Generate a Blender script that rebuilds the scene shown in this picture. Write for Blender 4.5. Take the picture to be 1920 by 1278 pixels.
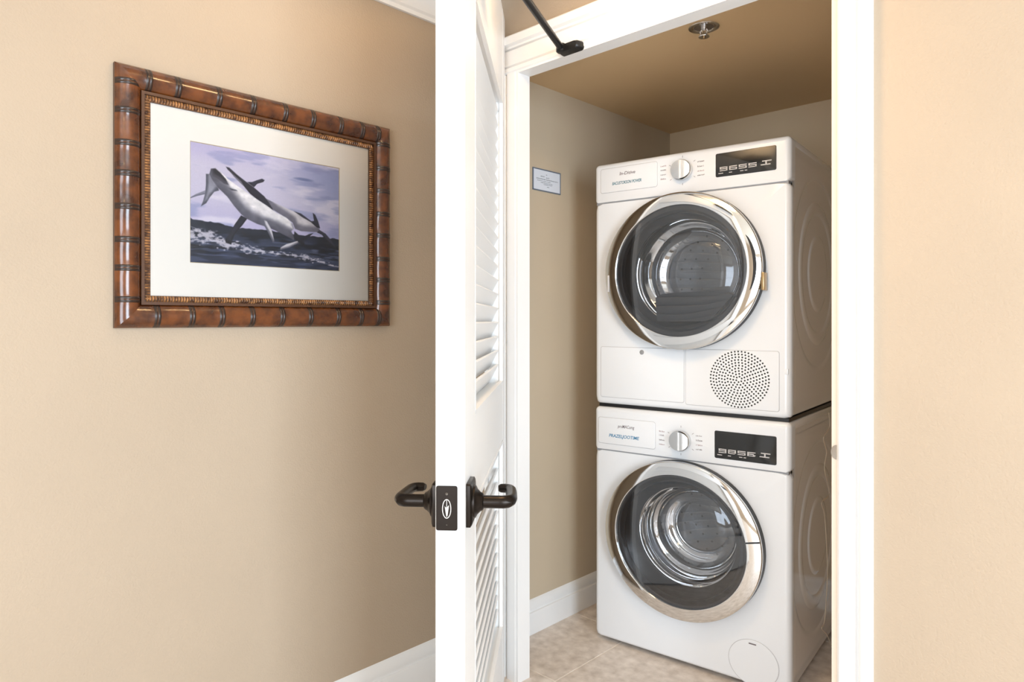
import bpy, bmesh, math, random
import numpy as np
from mathutils import Vector, Matrix
random.seed(3)
for o in list(bpy.data.objects):
    bpy.data.objects.remove(o)
SC = bpy.context.scene
COL = SC.collection
PI = math.pi

# ------------------------------------------------------------------ camera
cam = bpy.data.cameras.new('camera')
cam.sensor_width = 36.0
cam.lens = 24.0
cam.shift_y = -39 / 1920.0
cam.clip_start = 0.02
camo = bpy.data.objects.new('camera', cam)
camo.location = (0, 0, 1.2)
camo.rotation_euler = (PI / 2, 0, math.radians(43.9))
COL.objects.link(camo)
SC.camera = camo

# ------------------------------------------------------------------ world, lights, exposure
SC.view_settings.view_transform = 'Standard'
SC.view_settings.look = 'None'
SC.view_settings.gamma = 1.0
SC.view_settings.use_curve_mapping = False
SC.view_settings.exposure = 0.03
SC.cycles.max_bounces = 12
SC.cycles.transparent_max_bounces = 24
SC.cycles.sample_clamp_indirect = 6.0
SC.cycles.caustics_reflective = False
SC.cycles.caustics_refractive = False

world = bpy.data.worlds.new('world')
SC.world = world
world.use_nodes = True
bg = world.node_tree.nodes['Background']
bg.inputs[0].default_value = (1.0, 0.80, 0.55, 1)
bg.inputs[1].default_value = 0.6


def area_light(name, loc, rot, sx, sy, power, color, shape='RECTANGLE'):
    l = bpy.data.lights.new(name, 'AREA')
    l.shape = shape
    l.size = sx
    if shape in ('RECTANGLE', 'ELLIPSE'):
        l.size_y = sy
    l.energy = power
    l.color = color
    o = bpy.data.objects.new(name, l)
    o.location = loc
    o.rotation_euler = rot
    COL.objects.link(o)
    return o


# daylight through the window right of the camera; fill added from behind it
area_light('daylight_and_fill', (2.46, -0.10, 1.22), (0, PI / 2, 0), 1.86, 1.6, 168, (0.71, 0.855, 1.0))
area_light('daylight_and_fill', (0.62, -2.46, 1.22), (PI / 2, 0, 0), 1.8, 1.86, 110, (0.755, 0.875, 1.0))
# unseen warm fill added under the hall ceiling, without fixtures
for lx, ly, lp in ((-1.0, 1.05, 11), (0.6, -1.1, 6)):
    area_light('warm_fill', (lx, ly, 2.28), (0, 0, 0), 0.36, 0.36, lp, (1.0, 0.65, 0.32), 'DISK')


# ------------------------------------------------------------------ materials
def lin(c):
    return tuple(((v / 255) / 12.92 if v / 255 <= 0.04045 else ((v / 255 + 0.055) / 1.055) ** 2.4) for v in c)


def mat(name, color, rough=0.5, metal=0.0, coat=0.0, spec=0.5):
    m = bpy.data.materials.new(name)
    m.use_nodes = True
    b = m.node_tree.nodes['Principled BSDF']
    b.inputs['Base Color'].default_value = (*color[:3], 1)
    b.inputs['Roughness'].default_value = rough
    b.inputs['Metallic'].default_value = metal
    b.inputs['Coat Weight'].default_value = coat
    b.inputs['Coat Roughness'].default_value = 0.08
    b.inputs['Specular IOR Level'].default_value = spec
    return m


def nodes(m):
    return m.node_tree.nodes, m.node_tree.links, m.node_tree.nodes['Principled BSDF']


def add_noise(m, c1, c2, scale=(1, 1, 1), nscale=8.0, detail=4.0, bump=0.0, bscale=None, bdist=0.001, pos=(0.35, 0.65)):
    n, l, b = nodes(m)
    tc = n.new('ShaderNodeTexCoord')
    mp = n.new('ShaderNodeMapping')
    mp.inputs['Scale'].default_value = scale
    l.new(tc.outputs['Object'], mp.inputs['Vector'])
    t = n.new('ShaderNodeTexNoise')
    t.inputs['Scale'].default_value = nscale
    t.inputs['Detail'].default_value = detail
    l.new(mp.outputs[0], t.inputs['Vector'])
    r = n.new('ShaderNodeValToRGB')
    r.color_ramp.elements[0].position = pos[0]
    r.color_ramp.elements[1].position = pos[1]
    r.color_ramp.elements[0].color = (*c1, 1)
    r.color_ramp.elements[1].color = (*c2, 1)
    l.new(t.outputs['Fac'], r.inputs['Fac'])
    l.new(r.outputs['Color'], b.inputs['Base Color'])
    if bump > 0:
        t2 = n.new('ShaderNodeTexNoise')
        t2.inputs['Scale'].default_value = bscale or nscale
        t2.inputs['Detail'].default_value = 3
        l.new(mp.outputs[0], t2.inputs['Vector'])
        bp = n.new('ShaderNodeBump')
        bp.inputs['Strength'].default_value = bump
        bp.inputs['Distance'].default_value = bdist
        l.new(t2.outputs['Fac'], bp.inputs['Height'])
        l.new(bp.outputs[0], b.inputs['Normal'])
    return m


def glass_mat(name, tint, refl_min=0.04, ior=1.5, boost=1.0):
    m = bpy.data.materials.new(name)
    m.use_nodes = True
    n, l = m.node_tree.nodes, m.node_tree.links
    n.remove(n['Principled BSDF'])
    tr = n.new('ShaderNodeBsdfTransparent')
    tr.inputs[0].default_value = (*tint, 1)
    gl = n.new('ShaderNodeBsdfGlossy')
    gl.inputs['Roughness'].default_value = 0.02
    gl.inputs['Color'].default_value = (1, 1, 1, 1)
    fr = n.new('ShaderNodeFresnel')
    fr.inputs['IOR'].default_value = ior
    mu = n.new('ShaderNodeMath')
    mu.operation = 'MULTIPLY'
    mu.use_clamp = True
    mu.inputs[1].default_value = boost
    l.new(fr.outputs[0], mu.inputs[0])
    mx = n.new('ShaderNodeMixShader')
    l.new(mu.outputs[0], mx.inputs[0])
    l.new(tr.outputs[0], mx.inputs[1])
    l.new(gl.outputs[0], mx.inputs[2])
    l.new(mx.outputs[0], n['Material Output'].inputs[0])
    return m


M = {}
M['wall'] = add_noise(mat('wall_vinyl', (0.50, 0.42, 0.32), 0.62, spec=0.3), (0.428, 0.336, 0.246), (0.444, 0.349, 0.256),
                      nscale=3.0, detail=6, bump=0.55, bscale=210, bdist=0.0016)
M['closet_paint'] = add_noise(mat('closet_paint', (0.6, 0.5, 0.37), 0.55), (0.56, 0.46, 0.335), (0.585, 0.48, 0.35),
                              nscale=2.0, detail=4, bump=0.15, bscale=180, bdist=0.001)
M['closet_ceiling'] = mat('closet_ceiling_warm_shade', (0.70, 0.50, 0.285), 0.65)  # closet paint warmed: the ceiling's brown shade is put into the colour
M['closet_back'] = mat('closet_back_lit_tint', (0.68, 0.53, 0.35), 0.6)  # closet paint lightened, missing bounce light put into the colour
M['ceiling'] = mat('ceiling_paint', (0.72, 0.66, 0.56), 0.7)
M['trim'] = mat('trim_white', (0.86, 0.855, 0.85), 0.32)
M['jamb_shade_tint'] = mat('jamb_shade_tint', (0.66, 0.56, 0.46), 0.4)  # white jamb; the beige shade on its edge is put into the colour
M['door'] = mat('door_white', (0.90, 0.895, 0.885), 0.35)
M['bronze'] = mat('dark_bronze', (0.022, 0.017, 0.014), 0.30, 0.85)
M['black_metal'] = mat('black_metal', (0.012, 0.012, 0.012), 0.38, 0.3)
M['plate_mark'] = mat('nickel_mark', (0.55, 0.52, 0.48), 0.4, 0.3)
M['screw'] = mat('screw_bronze', (0.09, 0.075, 0.06), 0.35, 0.8)
M['enamel'] = mat('white_enamel', (0.84, 0.86, 0.89), 0.22, 0, 0.25)
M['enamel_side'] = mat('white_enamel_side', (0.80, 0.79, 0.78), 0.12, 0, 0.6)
M['seam'] = mat('seam_grey', (0.30, 0.30, 0.31), 0.6)
M['groove'] = mat('groove_grey', (0.52, 0.52, 0.53), 0.6)
M['black_plastic'] = mat('black_plastic', (0.012, 0.012, 0.013), 0.4)
M['display'] = mat('display_black', (0.010, 0.010, 0.010), 0.12, 0, 0.3)
M['chrome'] = mat('chrome_ring', (0.80, 0.81, 0.82), 0.06, 1.0)
M['knob'] = mat('brushed_chrome', (0.72, 0.73, 0.74), 0.16, 1.0)
M['smoke'] = mat('smoked_border', (0.085, 0.088, 0.094), 0.16, 0, 0.4)
M['gasket'] = mat('grey_rubber', (0.10, 0.105, 0.115), 0.35)
M['steel'] = mat('drum_steel', (0.50, 0.50, 0.51), 0.36, 1.0)
M['drum_grey'] = mat('drum_grey', (0.22, 0.225, 0.235), 0.3, 0.3)
M['filter'] = mat('filter_grey', (0.10, 0.10, 0.105), 0.4)
M['pane'] = glass_mat('door_pane_glass', (0.66, 0.67, 0.69), ior=1.55, boost=2.0)
M['bowl'] = glass_mat('door_bowl_glass', (0.93, 0.94, 0.95), ior=1.6, boost=2.4)
M['picture_glass'] = glass_mat('picture_glass', (0.99, 0.99, 0.99), ior=1.35, boost=1.0)
M['ink_grey'] = mat('ink_grey', (0.17, 0.14, 0.15), 0.6)
M['ink_teal'] = mat('ink_teal', (0.03, 0.17, 0.24), 0.6)
M['ink_blue'] = mat('ink_blue', (0.045, 0.22, 0.40), 0.6)
M['ink_light'] = mat('ink_light', (0.62, 0.60, 0.60), 0.5)
M['tip_red'] = mat('ink_red_grey', (0.36, 0.24, 0.26), 0.6)
M['hole'] = mat('vent_hole_dark', (0.03, 0.03, 0.03), 0.7)
M['bamboo'] = add_noise(mat('bamboo_wood', (0.2, 0.07, 0.02), 0.24, 0, 0.5), (0.046, 0.011, 0.0025), (0.150, 0.042, 0.008),
                        scale=(1, 1, 1), nscale=26, detail=5, bump=0.1, bscale=90, bdist=0.0008)
M['bamboo_node'] = mat('bamboo_node_dark', (0.022, 0.009, 0.005), 0.30, 0, 0.3)
M['frame_back'] = mat('frame_brown', (0.075, 0.028, 0.010), 0.4, 0, 0.2)
M['rib'] = add_noise(mat('rib_wood', (0.3, 0.12, 0.04), 0.35, 0, 0.3), (0.06, 0.022, 0.010), (0.42, 0.19, 0.065), nscale=70, detail=2)
M['mat_board'] = mat('mat_board', (0.90, 0.835, 0.765), 0.7)
M['mat_bevel'] = mat('mat_bevel_cut', (0.62, 0.48, 0.30), 0.7)
M['sign_face'] = mat('sign_face', (0.74, 0.78, 0.86), 0.35)
M['sign_rim'] = mat('sign_rim', (0.14, 0.17, 0.22), 0.4)
M['sign_ink'] = mat('sign_ink', (0.28, 0.31, 0.36), 0.6)
M['brass'] = mat('brass_latch', (0.42, 0.28, 0.14), 0.25, 0.9)
M['cord'] = mat('cord_beige', (0.62, 0.52, 0.40), 0.4)
M['sprinkler'] = mat('sprinkler_chrome', (0.85, 0.85, 0.86), 0.14, 1.0)
M['sprinkler_cup'] = mat('sprinkler_cup', (0.45, 0.43, 0.42), 0.25, 0.9)
M['grout'] = mat('grout', (0.86, 0.78, 0.68), 0.8)
M['tile'] = add_noise(mat('travertine', (0.5, 0.4, 0.3), 0.42), (0.60, 0.51, 0.435), (0.88, 0.79, 0.71), nscale=26, detail=10,
                      bump=0.12, bscale=60, bdist=0.001, pos=(0.30, 0.70))
M['gravel_wall'] = M['closet_paint']


# ------------------------------------------------------------------ mesh helpers
class MB:
    """collects shapes in one bmesh and links them as one object"""
    def __init__(self):
        self.bm = bmesh.new()

    def box(self, x0, x1, y0, y1, z0, z1, bevel=0.0, seg=2):
        r = bmesh.ops.create_cube(self.bm, size=1.0)
        vs = r['verts']
        for v in vs:
            v.co = Vector((x0 + (v.co.x + 0.5) * (x1 - x0), y0 + (v.co.y + 0.5) * (y1 - y0), z0 + (v.co.z + 0.5) * (z1 - z0)))
        if bevel > 0:
            es = list({e for v in vs for e in v.link_edges})
            bmesh.ops.bevel(self.bm, geom=es, offset=bevel, segments=seg, profile=0.5, affect='EDGES')
        return self

    def quad(self, a, b, c, d):
        vs = [self.bm.verts.new(p) for p in (a, b, c, d)]
        self.bm.faces.new(vs)
        return self

    def loops(self, rings, close=True, cap0=False, cap1=False):
        """rings: list of lists of points; bridges consecutive rings"""
        vr = [[self.bm.verts.new(p) for p in r] for r in rings]
        n = len(vr[0])
        for a, b in zip(vr[:-1], vr[1:]):
            for i in range(n if close else n - 1):
                j = (i + 1) % n
                self.bm.faces.new((a[i], a[j], b[j], b[i]))
        if cap0:
            self.bm.faces.new(list(reversed(vr[0])))
        if cap1:
            self.bm.faces.new(vr[-1])
        return self

    def tube(self, pts, r, n=12, cap=True):
        pts = [Vector(p) for p in pts]
        rings = []
        prev = None
        for i, p in enumerate(pts):
            t = (pts[min(i + 1, len(pts) - 1)] - pts[max(i - 1, 0)]).normalized()
            if prev is None:
                up = Vector((0, 0, 1)) if abs(t.z) < 0.9 else Vector((1, 0, 0))
                a = t.cross(up).normalized()
            else:
                a = (prev - t * prev.dot(t)).normalized()
            prev = a
            b = t.cross(a).normalized()
            rr = r[i] if isinstance(r, (list, tuple)) else r
            if not isinstance(rr, (list, tuple)):
                rr = (rr, rr)
            rings.append([p + a * math.cos(2 * PI * k / n) * rr[0] + b * math.sin(2 * PI * k / n) * rr[1] for k in range(n)])
        self.loops(rings, True, cap, cap)
        return self

    def extrude_profile(self, prof, fn, s0, s1):
        """prof: closed list of (a,b); fn(a,b,s) -> point"""
        self.loops([[fn(a, b, s0) for a, b in prof], [fn(a, b, s1) for a, b in prof]], True, True, True)
        return self

    def build(self, name, material, parent=None, smooth=True, angle=35, recalc=True):
        if recalc:
            bmesh.ops.recalc_face_normals(self.bm, faces=self.bm.faces)
        me = bpy.data.meshes.new(name)
        self.bm.to_mesh(me)
        self.bm.free()
        me.materials.append(material)
        o = bpy.data.objects.new(name, me)
        COL.objects.link(o)
        if parent:
            o.parent = parent
        if smooth:
            smooth_by_angle(me, angle)
        return o


def smooth_by_angle(me, angle=35):
    me.polygons.foreach_set('use_smooth', [True] * len(me.polygons))
    bm = bmesh.new()
    bm.from_mesh(me)
    lim = math.radians(angle)
    for e in bm.edges:
        if len(e.link_faces) == 2:
            e.smooth = e.calc_face_angle(0) < lim
        else:
            e.smooth = False
    bm.to_mesh(me)
    bm.free()


def tag(o, label=None, cat=None, group=None, kind=None):
    if label:
        o['label'] = label
    if cat:
        o['category'] = cat
    if group:
        o['group'] = group
    if kind:
        o['kind'] = kind
    return o


def empty(name, loc, rz=0.0):
    o = bpy.data.objects.new(name, None)
    o.empty_display_size = 0.05
    o.location = loc
    o.rotation_euler = (0, 0, rz)
    COL.objects.link(o)
    return o


def link_copy(src, parent, loc=None):
    c = src.copy()
    COL.objects.link(c)
    c.parent = parent
    if loc is not None:
        c.location = loc
    return c


# ------------------------------------------------------------------ the room
XL = -1.77            # plane of the picture wall and of the closet's side wall
YF, YB = 1.65, 1.695   # closet front wall: hall face, closet face
JL, JR = -1.549, -0.5586
HD = 2.018            # underside of the opening
CEIL = 2.32

floor = MB().box(-1.9, 2.5, -2.6, 3.1, -0.06, -0.0012).build('floor', M['grout'], smooth=False)
tag(floor, 'beige stone tile floor running from the hall into the laundry closet', 'floor', kind='structure')
ts = 0.46
for ix in range(-1, 9):
    for iy in range(-2, 10):
        x0 = -1.77 + 0.30 + (ix - 1) * ts
        y0 = 1.735 - 6 * ts + (iy) * ts
        x1, y1 = x0 + ts, y0 + ts
        x0, x1 = max(x0, -1.768), min(x1, 2.4)
        y0, y1 = max(y0, -2.5), min(y1, 2.958)
        if x1 - x0 < 0.03 or y1 - y0 < 0.03:
            continue
        MB().box(x0 + 0.0016, x1 - 0.0016, y0 + 0.0016, y1 - 0.0016, -0.008, 0.0 + random.uniform(-0.0004, 0), 0.0012, 1).build('floor_tile', M['tile'], floor, smooth=False)


def struct(o, label, cat):
    return tag(o, label, cat, kind='structure')


struct(MB().box(XL - 0.1, XL, -2.6, YF, 0, CEIL).build('wall_left', M['wall'], smooth=False), 'beige textured wall that the framed picture hangs on', 'wall')
struct(MB().box(XL - 0.1, XL, YF, 3.06, 0, CEIL).build('wall_closet_left', M['closet_paint'], smooth=False), 'closet side wall carrying the small notice plate', 'wall')
struct(MB().box(XL, -0.42, 2.96, 3.06, 0, CEIL).build('wall_closet_back', M['closet_back'], smooth=False), 'closet rear wall behind the stacked machines', 'wall')
struct(MB().box(-0.46, -0.36, YB, 2.96, 0, CEIL).build('wall_closet_right', M['closet_paint'], smooth=False), 'closet side wall hidden beyond the machines', 'wall')
wf = MB().box(XL, JL - 0.012, YF, YB, 0, CEIL).box(JL - 0.012, JR + 0.012, YF, YB, HD + 0.012, CEIL).box(JR + 0.012, 2.4, YF, YB, 0, CEIL)
struct(wf.build('wall_front', M['wall'], smooth=False), 'beige textured wall around the closet opening', 'wall')
struct(MB().box(XL, 2.5, -2.6, YF, CEIL, CEIL + 0.08).build('ceiling', M['ceiling'], smooth=False), 'cream hall ceiling above the crown moulding', 'ceiling')
struct(MB().box(XL, -0.46, YB, 2.96, 2.117, 2.19).build('ceiling_closet', M['closet_ceiling'], smooth=False), 'lowered closet ceiling with the sprinkler', 'ceiling')
# wall with the daylight window, outside the frame to the right of the camera
WY0, WY1, WZ0, WZ1 = -0.9, 0.7, 0.29, 2.15
wr = MB().box(2.4, 2.5, -2.6, WY0, 0, CEIL).box(2.4, 2.5, WY1, YB, 0, CEIL).box(2.4, 2.5, WY0, WY1, 0, WZ0).box(2.4, 2.5, WY0, WY1, WZ1, CEIL)
struct(wr.build('wall_right', M['wall'], smooth=False), 'beige wall with the tall daylight window', 'wall')
w1 = MB()
for a, b, c, d in ((WY0, WY0 + 0.05, WZ0, WZ1), (WY1 - 0.05, WY1, WZ0, WZ1), (WY0, WY1, WZ0, WZ0 + 0.05), (WY0, WY1, WZ1 - 0.05, WZ1)):
    w1.box(2.395, 2.44, a, b, c, d)
w1 = w1.build('window_1', M['trim'], smooth=False)
struct(w1, 'tall white framed window in the wall beside the camera', 'window')
MB().box(2.40, 2.43, (WY0 + WY1) / 2 - 0.02, (WY0 + WY1) / 2 + 0.02, WZ0 + 0.05, WZ1 - 0.05).build('mullion', M['trim'], w1, smooth=False)

VX0, VX1 = -0.28, 1.52  # unseen window added to light the machine fronts and front wall
wb = MB().box(XL - 0.1, VX0, -2.5, -2.4, 0, CEIL).box(VX1, 2.5, -2.5, -2.4, 0, CEIL).box(VX0, VX1, -2.5, -2.4, 0, WZ0).box(VX0, VX1, -2.5, -2.4, WZ1, CEIL)
struct(wb.build('wall_back', M['wall'], smooth=False), 'beige wall behind the camera with the added fill window', 'wall')
w2 = MB()
for a, b, c, d in ((VX0, VX0 + 0.05, WZ0, WZ1), (VX1 - 0.05, VX1, WZ0, WZ1), (VX0, VX1, WZ0, WZ0 + 0.05), (VX0, VX1, WZ1 - 0.05, WZ1)):
    w2.box(a, b, -2.44, -2.395, c, d)
w2 = w2.build('fill_window', M['trim'], smooth=False)
struct(w2, 'added white framed window behind the camera for frontal fill', 'window')
MB().box((VX0 + VX1) / 2 - 0.02, (VX0 + VX1) / 2 + 0.02, -2.43, -2.40, WZ0 + 0.05, WZ1 - 0.05).build('mullion', M['trim'], w2, smooth=False)

# skirting boards: profile (d = distance from wall, z)
BASE = [(0, 0), (0.019, 0), (0.019, 0.086), (0.0175, 0.0895), (0.0115, 0.091), (0.0105, 0.095), (0.012, 0.100), (0.0115, 0.112), (0.008, 0.124), (0.004, 0.133), (0, 0.137)]
b = MB().extrude_profile(BASE, lambda d, z, s: (XL + d, s, z), -2.6, YF)
struct(b.build('baseboard_left', M['trim']), 'white moulded skirting board under the picture wall', 'baseboard')
BASE2 = [(d, z * 0.92) for d, z in BASE]
b = MB().extrude_profile(BASE2, lambda d, z, s: (XL + d, s, z), YB, 2.96)
struct(b.build('baseboard_closet_left', M['trim']), 'white moulded skirting board inside the closet', 'baseboard')
b = MB().extrude_profile(BASE2, lambda d, z, s: (s, 2.96 - d, z), XL + 0.016, -0.46)
struct(b.build('baseboard_closet_back', M['trim']), 'white skirting board behind the machines', 'baseboard')
b = MB().extrude_profile(BASE, lambda d, z, s: (s, YF - d, z), -0.47, 2.4)
struct(b.build('baseboard_front', M['trim']), 'white skirting board beyond the door casing', 'baseboard')

# crown moulding: (d, z)
CROWN = [(0, 2.188), (0.010, 2.188), (0.012, 2.200), (0.020, 2.206), (0.024, 2.222), (0.040, 2.250), (0.062, 2.272), (0.078, 2.284), (0.080, 2.298), (0.090, 2.302), (0.090, 2.32), (0, 2.32)]
b = MB().extrude_profile(CROWN, lambda d, z, s: (XL + d, s, z), -2.6, YF)
struct(b.build('trim_1', M['trim']), 'white crown moulding above the picture wall', 'trim')

# door opening: jambs, head, casings
jm = MB().box(JL - 0.012, JL, 1.638, YB, 0, HD).box(JL - 0.012, JR + 0.012, 1.638, YB, HD, HD + 0.012)
struct(jm.build('trim_2', M['trim'], smooth=False), 'white door jamb lining the opening beside the louvred door', 'trim')
jr = MB().box(JR, JR + 0.0125, 1.640, YB, 0, HD).build('trim_3', M['jamb_shade_tint'], smooth=False)
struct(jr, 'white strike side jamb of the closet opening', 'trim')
HEADP = [(0, 0), (0.012, 0), (0.017, 0.004), (0.017, 0.016), (0.007, 0.019), (0.014, 0.025), (0.014, 0.072), (0.005, 0.074), (0.005, 0.079), (0.013, 0.081), (0.015, 0.087), (0.026, 0.092), (0.026, 0.116), (0.022, 0.121), (0, 0.121)]
b = MB().extrude_profile(HEADP, lambda d, h, s: (s, YF - d, HD + 0.006 + h), JL - 0.094, JR + 0.086)
struct(b.build('trim_4', M['trim'], angle=20), 'white stepped head casing above the closet opening', 'trim')
SIDEP = [(0, 0), (0.010, 0), (0.0165, 0.006), (0.0165, 0.038), (0.006, 0.041), (0.009, 0.047), (0.020, 0.050), (0.024, 0.054), (0.024, 0.069), (0.021, 0.0735), (0, 0.0735)]
b = MB().extrude_profile(SIDEP, lambda d, h, s: (JR + 0.0125 + h, YF - d, s), 0, HD + 0.006)
struct(b.build('trim_5', M['trim'], angle=20), 'broad white casing on the strike side of the opening', 'trim')
SIDEL = [(d * 0.8, h) for d, h in SIDEP]
b = MB().extrude_profile(SIDEL, lambda d, h, s: (JL - 0.006 - h * 1.15, YF - d, s), 0, HD + 0.006)
struct(b.build('trim_6', M['trim'], angle=20), 'fluted white casing on the hinge side of the opening', 'trim')
# strike lip wraps round the jamb edge
st = MB()
prof = []
n = 14
ring0, ring1 = [], []
for k in range(n + 1):
    a = -PI / 2 + PI * k / n
    ring0.append((JR + 0.011 - 0.012 * math.cos(a), 1.6385, 0.898 + 0.0165 * math.sin(a)))
    ring1.append((JR + 0.011 - 0.012 * math.cos(a), 1.652, 0.898 + 0.0165 * math.sin(a)))
st.loops([ring0, ring1], False)
st.bm.faces.new([st.bm.verts.new(p) for p in ring0])
st.build('strike_plate', M['knob'], jr)


# ------------------------------------------------------------------ louvred door (local x = from hinge to free edge, y>0 = closet side)
DW, DT, DZ0, DZ1 = 0.986, 0.0567, 0.012, 2.20
dr = empty('door_1', (-1.598, 1.626, 0), math.atan2(-0.765, 0.644))
tag(dr, 'white louvred door standing half open with dark bronze levers', 'door', kind='structure')
SH, SF = 0.092, 0.165       # hinge stile, free stile
MB().box(0, SH, -DT, 0, DZ0, DZ1, 0.0015, 1).build('stile', M['door'], dr, smooth=False)
MB().box(DW - SF, DW, -DT, 0, DZ0, DZ1, 0.0025, 2).build('stile', M['door'], dr, smooth=False)
for z0, z1 in ((DZ0, 0.215), (0.815, 1.0), (1.90, DZ1)):
    MB().box(SH, DW - SF, -DT, -0.0005, z0, z1).build('rail', M['door'], dr, smooth=False)
# moulding round each louvre opening
for z0, z1 in ((0.215, 0.815), (1.0, 1.90)):
    mo = MB()
    x0, x1 = SH, DW - SF
    for y0, y1 in ((-0.010, 0.0008), (-DT - 0.0008, -DT + 0.010)):
        mo.box(x0, x0 + 0.007, y0, y1, z0, z1)
        mo.box(x1 - 0.007, x1, y0, y1, z0, z1)
        mo.box(x0, x1, y0, y1, z0, z0 + 0.007)
        mo.box(x0, x1, y0, y1, z1 - 0.007, z1)
    mo.build('louvre_bead', M['door'], dr, smooth=False)
# one slat mesh, shared
sl = MB()
L = DW - SF - SH - 0.001
wd, th = 0.067, 0.0070
ang = math.radians(62)
ca, sa = math.cos(ang), math.sin(ang)
prof = []
for a, b_ in ((-wd / 2, -th / 2 + .002), (-wd / 2 + .002, -th / 2), (wd / 2 - .002, -th / 2), (wd / 2, -th / 2 + .002), (wd / 2, th / 2 - .002), (wd / 2 - .002, th / 2), (-wd / 2 + .002, th / 2), (-wd / 2, th / 2 - .002)):
    prof.append((a * ca - b_ * sa, a * sa + b_ * ca))
sl.extrude_profile(prof, lambda yy, zz, s: (s, yy, zz), 0, L)
slat = sl.build('slat', M['door'], dr, smooth=False)
pitch = 0.0452
zs = []
z = 1.0 + 0.030
while z < 1.885:
    zs.append(z)
    z += pitch
z = 0.215 + 0.030
while z < 0.80:
    zs.append(z)
    z += pitch
slat.location = (SH + 0.0005, -DT / 2 - 0.003, zs[0])
for z in zs[1:]:
    link_copy(slat, dr, (SH + 0.0005, -DT / 2 - 0.003, z))

# lock: edge plate
LZ = 0.843
xe = DW
pm = MB()
pts = []
for i in range(4):
    cx_, cz_ = ((1, 1), (-1, 1), (-1, -1), (1, -1))[i]
    for k in range(5):
        a = PI / 2 * i + PI / 2 * k / 4
        pts.append((-0.0345 + cx_ * (0.0205 - 0.004) + 0.004 * math.cos(a), LZ + cz_ * (0.0425 - 0.004) + 0.004 * math.sin(a)))
pm.loops([[(xe + 0.0002, y, z_) for y, z_ in pts], [(xe + 0.0016, y, z_) for y, z_ in pts]], True, False, True)
plate = pm.build('lock_plate', M['bronze'], dr)
em = MB()
N = 40
ro, ri = [], []
for k in range(N):
    a = 2 * PI * k / N
    ro.append((xe + 0.0022, -0.0345 + 0.0088 * math.cos(a), LZ - 0.001 + 0.0185 * math.sin(a)))
    ri.append((xe + 0.0022, -0.0345 + 0.0072 * math.cos(a), LZ - 0.001 + 0.0168 * math.sin(a)))
em.loops([ro, ri])


def poly3(mb, pts):
    mb.bm.faces.new([mb.bm.verts.new(p) for p in pts])


PX = xe + 0.0023
poly3(em, [(PX, -0.0345 + y, LZ + z_) for y, z_ in ((-0.0005, -0.0165), (-0.0040, 0.0045), (-0.0018, 0.0015), (0.0012, 0.003), (0.0046, 0.006), (0.0016, -0.0140))])
poly3(em, [(PX, -0.0345 + y, LZ + z_) for y, z_ in ((-0.0006, 0.003), (-0.0006, 0.0155), (0.0006, 0.0155), (0.0006, 0.003))])
em.build('latch_emblem', M['plate_mark'], plate, smooth=False, recalc=False)
for dz, rr in ((0.0275, 0.0030), (-0.0315, 0.0014)):
    s_ = MB()
    s_.loops([[(xe + h, -0.0345 + r_ * math.cos(2 * PI * k / 12), LZ + dz + r_ * math.sin(2 * PI * k / 12)) for k in range(12)] for h, r_ in ((0.0014, rr), (0.0024, rr * 0.9), (0.0022, rr * 0.45))], True, False, True)
    s_.build('screw', M['screw'], plate)


def lever(side, name_parent):
    """side=+1 closet side, -1 hall side"""
    y0 = 0.0 if side > 0 else -DT
    f = lambda x, y, z_: (x, y0 + side * y, z_)
    cx_ = DW - 0.050
    root = MB()
    hw, hh = 0.036, 0.042
    rings = []
    for y, ins, c in ((0, 0, 0.004), (0.008, 0, 0.004), (0.0105, 0.003, 0.006), (0.0115, 0.006, 0.008)):
        ring = []
        for i in range(4):
            sx_, sz_ = ((1, 1), (-1, 1), (-1, -1), (1, -1))[i]
            for k in range(4):
                a = PI / 2 * i + PI / 2 * k / 3
                ring.append(f(cx_ + sx_ * (hw - ins - c) + c * math.cos(a), y, LZ + sz_ * (hh - ins - c) + c * math.sin(a)))
        rings.append(ring)
    root.loops(rings, True, True, True)
    esc = root.build('lever_handle', M['bronze'], name_parent)
    # turned collar
    c_ = MB()
    rings = []
    for y, r in ((0.011, 0.032), (0.015, 0.031), (0.018, 0.025), (0.024, 0.019), (0.029, 0.0165), (0.031, 0.013)):
        rings.append([f(cx_ + r * math.cos(2 * PI * k / 28), y, LZ + r * math.sin(2 * PI * k / 28)) for k in range(28)])
    c_.loops(rings, True, True, True)
    c_.build('collar', M['bronze'], esc)
    # neck, arm, returned tip
    g = MB()
    n_ = 20
    pts = [(cx_, 0.028), (cx_, 0.060), (cx_, 0.069), (cx_ - 0.004, 0.077), (cx_ - 0.014, 0.082), (cx_ - 0.030, 0.083), (cx_ - 0.075, 0.080), (cx_ - 0.098, 0.077),
           (cx_ - 0.106, 0.073), (cx_ - 0.110, 0.065), (cx_ - 0.110, 0.055), (cx_ - 0.109, 0.050)]
    rad = [(0.0125, 0.0125)] * 3 + [(0.0125, 0.0125), (0.0122, 0.0118), (0.012, 0.0105), (0.0115, 0.0095), (0.0115, 0.0095), (0.0115, 0.0095), (0.011, 0.0095), (0.0105, 0.009), (0.008, 0.006)]
    g.tube([f(x, y, LZ) for x, y in pts], rad, n_)
    g.build('lever', M['bronze'], esc)


lever(1, dr)
lever(-1, dr)
# hinges
for hz in (0.25, 1.05, 1.85):
    h_ = MB()
    h_.tube([(0.0, -DT - 0.004, hz - 0.045), (0.0, -DT - 0.004, hz + 0.045)], 0.006, 12)
    h_.build('hinge', M['knob'], dr)

# door closer: foot on head casing, round arm, body on the door's top rail
dc = empty('door_closer', (-1.342, 1.62, 2.031))
tag(dc, 'black door closer arm with its foot screwed to the head casing', 'door closer')


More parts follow.
